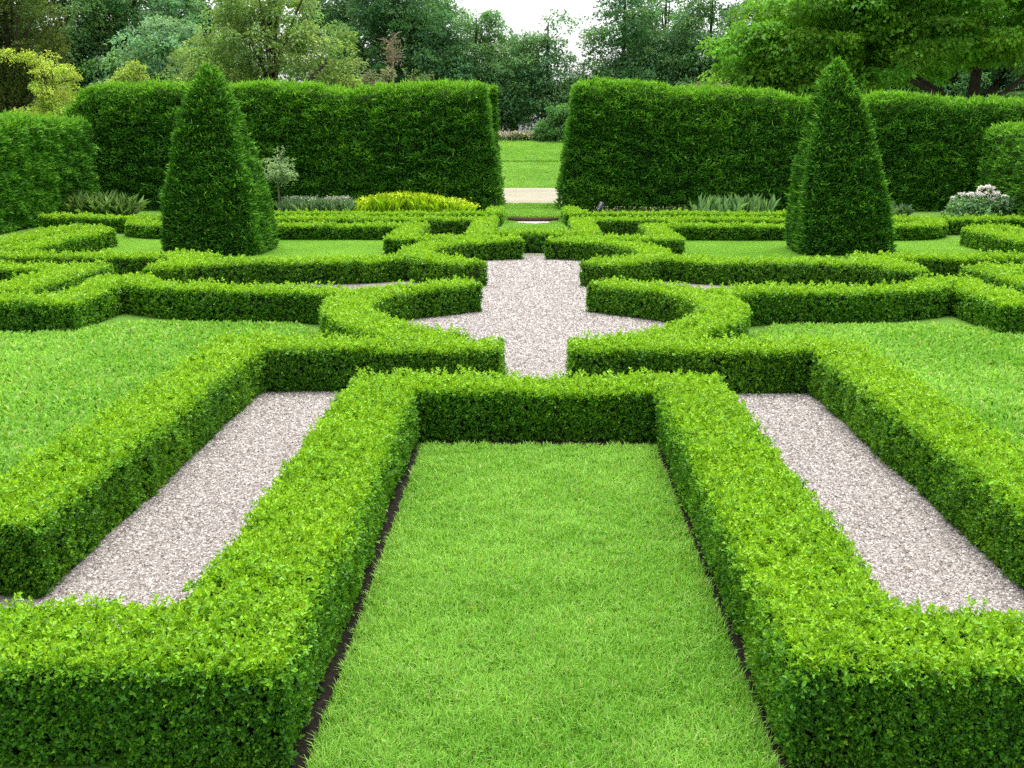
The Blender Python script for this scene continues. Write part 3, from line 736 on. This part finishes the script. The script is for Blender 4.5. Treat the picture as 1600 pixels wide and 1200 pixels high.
# maple at the right
b = px2w(1508, 215, 42); b[2] = .05
tree('maple_tree', 'large maple with layered bright leaves and dark trunk overhanging the right yew hedge', b,
     [(-8.2, -.5, 4.6, 1.7, 2.2, 1.1), (-7.0, -.8, 3.4, 2.0, 2.2, .7), (-6.2, -1.2, 6.2, 2.4, 2.4, 1.4), (-4.6, -1.8, 4.8, 2.0, 2.0, 1.0), (-3.6, -2.0, 7.4, 2.8, 2.4, 1.4), (-1.8, -2.2, 5.6, 2.4, 2.0, .9), (.2, -2.4, 7.6, 2.6, 2.2, 1.2), (-.6, -2.4, 4.9, 1.6, 1.5, .55), (2.4, -2.2, 5.6, 1.6, 1.6, 1.2), (-5.6, -1.4, 3.5, 1.4, 1.5, .5), (1.9, 1.8, 6.5, 3.0, 2.6, 2.4), (-3.0, 2.2, 6.2, 4.5, 2.0, 2.6), (2.6, -1.8, 4.3, .9, 1.2, .7)],
     .36, .17, (.125, .33, .028), .80, 200, 460, trunk_top=7.5, lean=(.5, 0), limbs=7, flat=.34, droop=.6, colv=.28, barkc=(.045, .038, .028),
     extra_limbs=[([(.1, 0, 2.6), (.7, -.3, 3.6), (1.2, -.5, 4.6), (1.5, -.6, 5.6)], .22, .1), ([(.3, 0, 3.1), (1.2, -.2, 3.6), (2.3, -.3, 3.75)], .07, .03)], leafw=.75)
# dark conifer at the left edge
b = px2w(28, 215, 37); b[2] = .05
tree('cypress_tree', 'dark olive cypress at the left edge', b,
     [(0, 0, 2.6, 1.75, 1.6, 2.0), (.1, 0, 5.0, 1.6, 1.5, 2.0), (-.8, 0, 6.5, 1.6, 1.4, 1.7), (-1.2, 0, 3.5, 1.2, 1.2, 2.2)],
     .22, .14, (.060, .105, .020), .42, 100, 420, limbs=20, flat=1.0, droop=-.2, colv=.3, leafw=.28)
# golden shrub-tree
b = px2w(88, 215, 33.5); b[2] = .05
tree('golden_shrub', 'pale golden green shrub standing behind the side yew at the left', b,
     [(.1, 0, 3.2, .75, .7, .45), (-.15, 0, 3.9, .35, .4, .3), (-.6, 0, 4.3, .85, .4, .22), (.4, 0, 2.7, .75, .6, .4), (-.3, 0, 2.6, .8, .6, .4), (.5, 0, 3.8, .22, .3, .35)],
     .07, .085, (.36, .52, .09), .24, 60, 120, trunk_top=3.2, limbs=16, flat=.6, droop=.3, colv=.2, cat='shrub', barkc=(.10, .07, .05))
b = px2w(208, 215, 36); b[2] = .05
tree('young_tree', 'little yellow-green treetop peeping over the left yew hedge', b,
     [(-.25, 0, 3.75, .4, .4, .28), (.2, 0, 4.0, .35, .35, .30)], .05, .085, (.26, .40, .08), .2, 40, 40, trunk_top=3.7, limbs=10, droop=.3, cat='tree')
# leafy bush in the opening
b = px2w(868, 215, 58.6); b[2] = float(gz(b[0], 58.6))-.1
tree('leafy_bush', 'fresh green bush at the top of the bank in the opening', b,
     [(0, 0, .7, 1.0, .8, .7), (-.1, 0, 1.75, .35, .4, .35), (.55, 0, 1.35, .5, .5, .7), (-.5, 0, .5, .6, .5, .5), (.2, 0, 1.2, .6, .5, .5)], .05, .14, (.10, .25, .07), .26, 60, 85, trunk_top=1.6, limbs=10, flat=.7, cat='bush')
# bare dead stem with a brown tuft
b = px2w(617, 215, 36); b[2] = .05
dt = empty('dead_sapling', tuple(b), 'thin pale dead sapling with a brown withered head', 'tree', 'trees behind the yew hedges')
m_ = MB(); zt = px2w(617, 58, 36)[2]
tube(m_, [b, b+[.02, 0, 2], b+[-.01, 0, zt-b[2]]], [.035, .028, .015], 6, 0, (.30, .26, .20))
for k in range(26):
    t = rng.uniform(.80, 1.0); p0 = b+np.array([0, 0, (zt-b[2])*t]); a = rng.random()*6.28; l_ = rng.uniform(.2, .55)
    tube(m_, [p0, p0+[l_*.6*math.cos(a), l_*.6*math.sin(a), .18], p0+[l_*math.cos(a), l_*math.sin(a), .22]], [.010, .007, .004], 4, 0, (.26, .21, .15))
under(m_, 'trunk', M_BARK, dt)
m_ = MB(); n = 220; tq = rng.uniform(.84, 1.0, n)
Pd = b+np.column_stack([rng.normal(size=n)*.14, rng.normal(size=n)*.14, (zt-b[2])*tq]); leaves(m_, Pd, rng.normal(size=(n, 3))-np.array([0, 0, .5]), rng.normal(size=(n, 3)), .11, .04, np.array([.22, .205, .14])*rng.uniform(.6, 1.2, (n, 1)))
under(m_, 'crown', M_TREE, dt)
# leafy tops of shrubs peeping over the yew
def peep(u, y, v0, v1, hw, col, label, n=120, L=.11):
    b = px2w(u, 215, y); b[2] = .05; z1 = px2w(u, v0, y)[2]-b[2]; z0 = px2w(u, v1, y)[2]-b[2]
    r = empty('shrub', tuple(b), label, 'shrub', 'shrubs peeping over the yew hedges')
    m_ = MB()
    for k in range(9):
        a = rng.random()*6.28; e = b+np.array([rng.uniform(-1, 1)*hw, rng.uniform(-.3, .3), rng.uniform(z0, z1)])
        tube(m_, [b+[rng.normal()*.1, 0, 0], (b+e)/2+[0, 0, .3], e], [.03, .02, .008], 5, 0, (.10, .08, .05))
    under(m_, 'stem', M_BARK, r)
    m_ = MB(); k = 22; C_ = b+np.column_stack([rng.uniform(-1, 1, k)*hw, rng.uniform(-.4, .4, k), rng.uniform(z0*.6, z1, k)-np.abs(rng.uniform(-.2, .2, k))])
    crown_clumps(m_, C_, np.full(k, .2), n/2, L, L*.4, np.tile(col, (k, 1))*rng.uniform(.8, 1.2, (k, 1)), .8, .2)
    under(m_, 'foliage', M_TREE, r)
peep(597, 34, 108, 135, .32, (.16, .19, .11), 'greyish shrub top left of the dead sapling')
peep(690, 34, 112, 135, .9, (.09, .15, .06), 'wispy shrub tops along the hedge right of the dead sapling', 90)
peep(646, 31.2, 108, 135, .10, (.12, .22, .03), 'pointed yew shoot standing up from the left hedge top', 60, .09)
peep(1062, 34, 126, 140, .35, (.10, .17, .03), 'dark little shrub top over the right hedge', 80)
peep(1110, 34, 127, 142, .55, (.20, .26, .12), 'pale arching shrub top over the right hedge', 70)
peep(1560, 32.5, 142, 160, .6, (.06, .15, .03), 'leafy shoots over the right end of the hedge', 90)

# ------------------------------------------------------------------ border plants
def plant(name, label, loc, cat='plant', group='plants in the borders under the yew'):
    return empty(name, tuple(loc), label, cat, group)
def blades(mbp, c, n, rx, ry, h, w, col, spread=.5, colv=.25, z0=.1):
    P = np.column_stack([c[0]+rng.uniform(-1, 1, n)*rx, c[1]+rng.uniform(-1, 1, n)*ry, np.full(n, c[2])])
    D = unit(np.column_stack([rng.normal(size=n)*spread, rng.normal(size=n)*spread, np.ones(n)]))
    leaves(mbp, P, D, rng.normal(size=(n, 3)), h*rng.uniform(.55, 1.15, n), w, np.asarray(col)*(1+colv*rng.uniform(-1, 1, (n, 1))), 0, True, .2)
ZB = .108
# yellow drift
c = px2w(640, 326, 28.0); c[2] = ZB
r = plant('feathery_plant', 'wide drift of feathery lime yellow plants under the left yew hedge', c)
m_ = MB()
for k in range(15):
    q = (k-7)/7; hh_ = .49-.22*abs(q)**2.2+rng.uniform(-.05, .05)
    blades(m_, c+[q*1.45, rng.uniform(-.2, .2), 0], 260, .17, .35, hh_, .026, (.46, .70, .03), .30)
    n = 130; P = c+np.column_stack([q*1.45+rng.normal(size=n)*.14, rng.uniform(-.4, .4, n), hh_*(.62+.36*rng.random(n))])
    leaves(m_, P, rng.normal(size=(n, 3))+[0, 0, .8], rng.normal(size=(n, 3)), .06, .045, np.array([.66, .84, .04])*rng.uniform(.7, 1.15, (n, 1)))
under(m_, 'foliage', M_PLANT, r)
for u, col, lab, wt in ((470, (.22, .37, .19), 'grey-green lavender clump next to the left obelisk', 0), (528, (.22, .37, .19), 'grey lavender clump with white flowers beside the lime yellow drift', 1)):
    c = px2w(u, 328, 27.6); c[2] = ZB
    r = plant('lavender', lab, c); m_ = MB(); blades(m_, c, 900, .42 if not wt else .30, .35, .42, .022, col, .40)
    n = 160; P = c+np.column_stack([rng.uniform(-.4, .4, n)*(1 if not wt else .7), rng.uniform(-.3, .3, n), .32+.12*rng.random(n)])
    leaves(m_, P, rng.normal(size=(n, 3))+[0, 0, 1], rng.normal(size=(n, 3)), .06, .035, (np.array([.55, .55, .52]) if wt else np.array([.36, .48, .33]))*rng.uniform(.7, 1.1, (n, 1)))
    under(m_, 'foliage', M_PLANT, r)
# grassy tuft at the left
c = px2w(160, 335, 26.8); c[2] = ZB
r = plant('ornamental_grass', 'straggly grey-green grass tuft in the corner of the yew hedges', c, 'grass clump'); m_ = MB(); blades(m_, c, 900, .7, .3, .60, .02, (.21, .36, .10), .75, .4); under(m_, 'foliage', M_PLANT, r)
# iris leaves
for u, w_, lab in ((1113, .42, 'sword leaved iris clump nearer the opening, under the right yew hedge'), (1172, .46, 'sword leaved iris clump next to the right obelisk')):
    c = px2w(u, 332, 27.6); c[2] = ZB
    r = plant('iris', lab, c); m_ = MB(); blades(m_, c, 70, w_, .2, .52, .058, (.22, .40, .15), .26); under(m_, 'foliage', M_PLANT, r)
# pale small plant right of the right obelisk
c = px2w(1402, 330, 27.4); c[2] = ZB
r = plant('leafy_plant', 'small pale leafy plant just right of the right obelisk', c); m_ = MB(); blades(m_, c, 90, .22, .2, .34, .06, (.12, .22, .10), .6); under(m_, 'foliage', M_PLANT, r)
# pink flowering perennial at right
c = px2w(1540, 338, 26.6); c[2] = ZB
r = plant('flowering_plant', 'bushy perennial with pale pink flower heads under the right yew', c)
m_ = MB(); k = 40; C_ = c+np.column_stack([rng.uniform(-.85, .85, k), rng.uniform(-.4, .4, k), rng.uniform(.05, .38, k)])
crown_clumps(m_, C_, np.full(k, .2), 60, .10, .05, np.tile((.13, .28, .11), (k, 1))*rng.uniform(.7, 1.3, (k, 1)), .8, .1); under(m_, 'foliage', M_PLANT, r)
m_ = MB()
hd = c+np.column_stack([np.clip(rng.normal(size=32)*.50, -.95, .95), rng.uniform(-.3, .3, 32), np.zeros(32)])
hd[:, 2] = ZB+.70-.42*np.abs(hd[:, 0]-c[0]+.08)+rng.uniform(-.22, .08, 32)
for p in hd:
    m_ = MB(); crown_clumps(m_, p[None], np.full(1, .058), 34, .045, .04, np.array([[.80, .76, .72]])*rng.uniform(.75, 1.2), .5, -.3); under(m_, 'flower_head', M_PETAL, r)
m_ = MB()
for p in hd: tube(m_, [[p[0]*.8+c[0]*.2, p[1], ZB], [p[0], p[1], p[2]]], [.008, .005], 4, 0, (.08, .13, .05))
under(m_, 'stem', M_PLANT, r)
# standard shrub with pale leaves behind the left obelisk
c = px2w(436, 330, 27.9); c[2] = ZB
r = plant('standard_shrub', 'small grey-leaved standard shrub on a thin stem behind the left obelisk', c, 'shrub')
m_ = MB(); tube(m_, [c, c+[.02, 0, .5], c+[-.02, 0, 1.3]], [.03, .025, .012], 6, 0, (.16, .13, .10))
tube(m_, [c+[0, 0, .9], c+[.12, 0, 1.2], c+[.08, 0, 1.62]], [.012, .01, .005], 5, 0, (.16, .16, .10)); under(m_, 'trunk', M_BARK, r)
m_ = MB(); k = 36; C_ = c+np.column_stack([rng.normal(size=k)*.22, rng.normal(size=k)*.2, 1.0+rng.normal(size=k)*.18]); C_[:4] = c+np.array([[.05, 0, 1.35], [.06, 0, 1.48], [.08, 0, 1.58], [.3, 0, 1.15]])
crown_clumps(m_, C_, np.full(k, .13), 34, .075, .035, np.tile((.22, .35, .17), (k, 1))*rng.uniform(.8, 1.25, (k, 1)), .8, .2); under(m_, 'crown', M_TREE, r)
# low pink edging flowers behind the right rear box hedge
c = px2w(1010, 328, 27.2); c[2] = ZB
r = plant('edging_flowers', 'low dotted pink flowers along the foot of the right yew hedge', c)
m_ = MB(); blades(m_, c, 700, 1.3, .3, .2, .03, (.07, .12, .04), .6)
n = 60; P = c+np.column_stack([rng.uniform(-1.3, 1.3, n), rng.uniform(-.3, .3, n), .17+.07*rng.random(n)]); leaves(m_, P, rng.normal(size=(n, 3)), rng.normal(size=(n, 3)), .035, .035, np.array([.45, .36, .32])); under(m_, 'foliage', M_PLANT, r)
# flower border on the bank
for u, lab, pk in ((785, 'pinkish white flowering shrub at the left of the bank top', .5), (815, 'pale flowering shrub in the middle of the bank top', .4), (843, 'low green shrub beside the fresh green bush on the bank', .08)):
    c = px2w(u, 218, 58.9); c[2] = float(gz(c[0], 58.9))
    r = plant('flowering_shrub', lab, c, 'shrub', 'flower border on top of the bank')
    m_ = MB(); k = 24; C_ = c+np.column_stack([rng.uniform(-.62, .62, k), rng.uniform(-.4, .4, k), rng.uniform(.05, .32, k)]); crown_clumps(m_, C_, np.full(k, .2), 40, .12, .06, np.tile((.10, .17, .05), (k, 1))*rng.uniform(.7, 1.3, (k, 1)), .8, .1)
    n = int(300*pk)+10; P = c+np.column_stack([rng.uniform(-.6, .6, n), rng.uniform(-.5, .1, n), .22+.26*rng.random(n)]); leaves(m_, P, rng.normal(size=(n, 3)), rng.normal(size=(n, 3)), .09, .08, np.array([.60, .50, .46])*rng.uniform(.7, 1.2, (n, 1))); under(m_, 'foliage', M_PLANT, r)

# ------------------------------------------------------------------ plant label and stake
c = px2w(932, 340, 26.6); c[2] = .02
r = empty('plant_label', tuple(c), 'tilted black plant label with white lettering behind the right box hedge', 'sign')
m_ = MB(); tube(m_, [c, c+[.05, 0, .30]], [.010, .010], 6, 0, (.02, .02, .022)); under(m_, 'stake', M_PLASTIC, r)
ax = unit(np.array([[.42, .05, .90]]))[0]; sdv = unit(np.array([[.90, -.25, -.41]]))[0]; nv = np.cross(ax, sdv)
if nv[1] > 0: nv = -nv
def plate(m__, o, hl, hw_, th, col):
    V = [o+ax*a*hl+sdv*b_*hw_+nv*t_*th for t_ in (-1, 1) for a, b_ in ((-1, -1), (1, -1), (1, 1), (-1, 1))]
    m__.add(V, [(0, 3, 2, 1), (4, 5, 6, 7), (0, 1, 5, 4), (1, 2, 6, 5), (2, 3, 7, 6), (3, 0, 4, 7)], 0, col)
o_ = c+np.array([.08, 0, .34])
m_ = MB(); plate(m_, o_, .135, .055, .006, (.03, .03, .04)); pl = under(m_, 'plate', M_PLASTIC, r)
m_ = MB()
for k, (a, l_) in enumerate(((.07, .03), (.035, .038), (-.005, .034), (-.045, .036), (-.08, .025))):
    plate(m_, o_+ax*a-sdv*.012+nv*.0075, .006, l_*.8, .001, (.55, .55, .55))
under(m_, 'lettering', M_PLASTIC, r)
c = px2w(952, 340, 26.7); c[2] = .02
r = empty('garden_stake', tuple(c), 'short black stake leaning beside the plant label', 'stake'); m_ = MB()
tube(m_, [c+[.06, 0, 0], c+[.0, 0, .22], c+[-.07, 0, .34]], [.014, .014, .012], 6, 0, (.02, .02, .022)); tube(m_, [c+[-.07, 0, .34], c+[-.11, 0, .33]], [.016, .016], 6, 0, (.02, .02, .022)); under(m_, 'rod', M_PLASTIC, r)
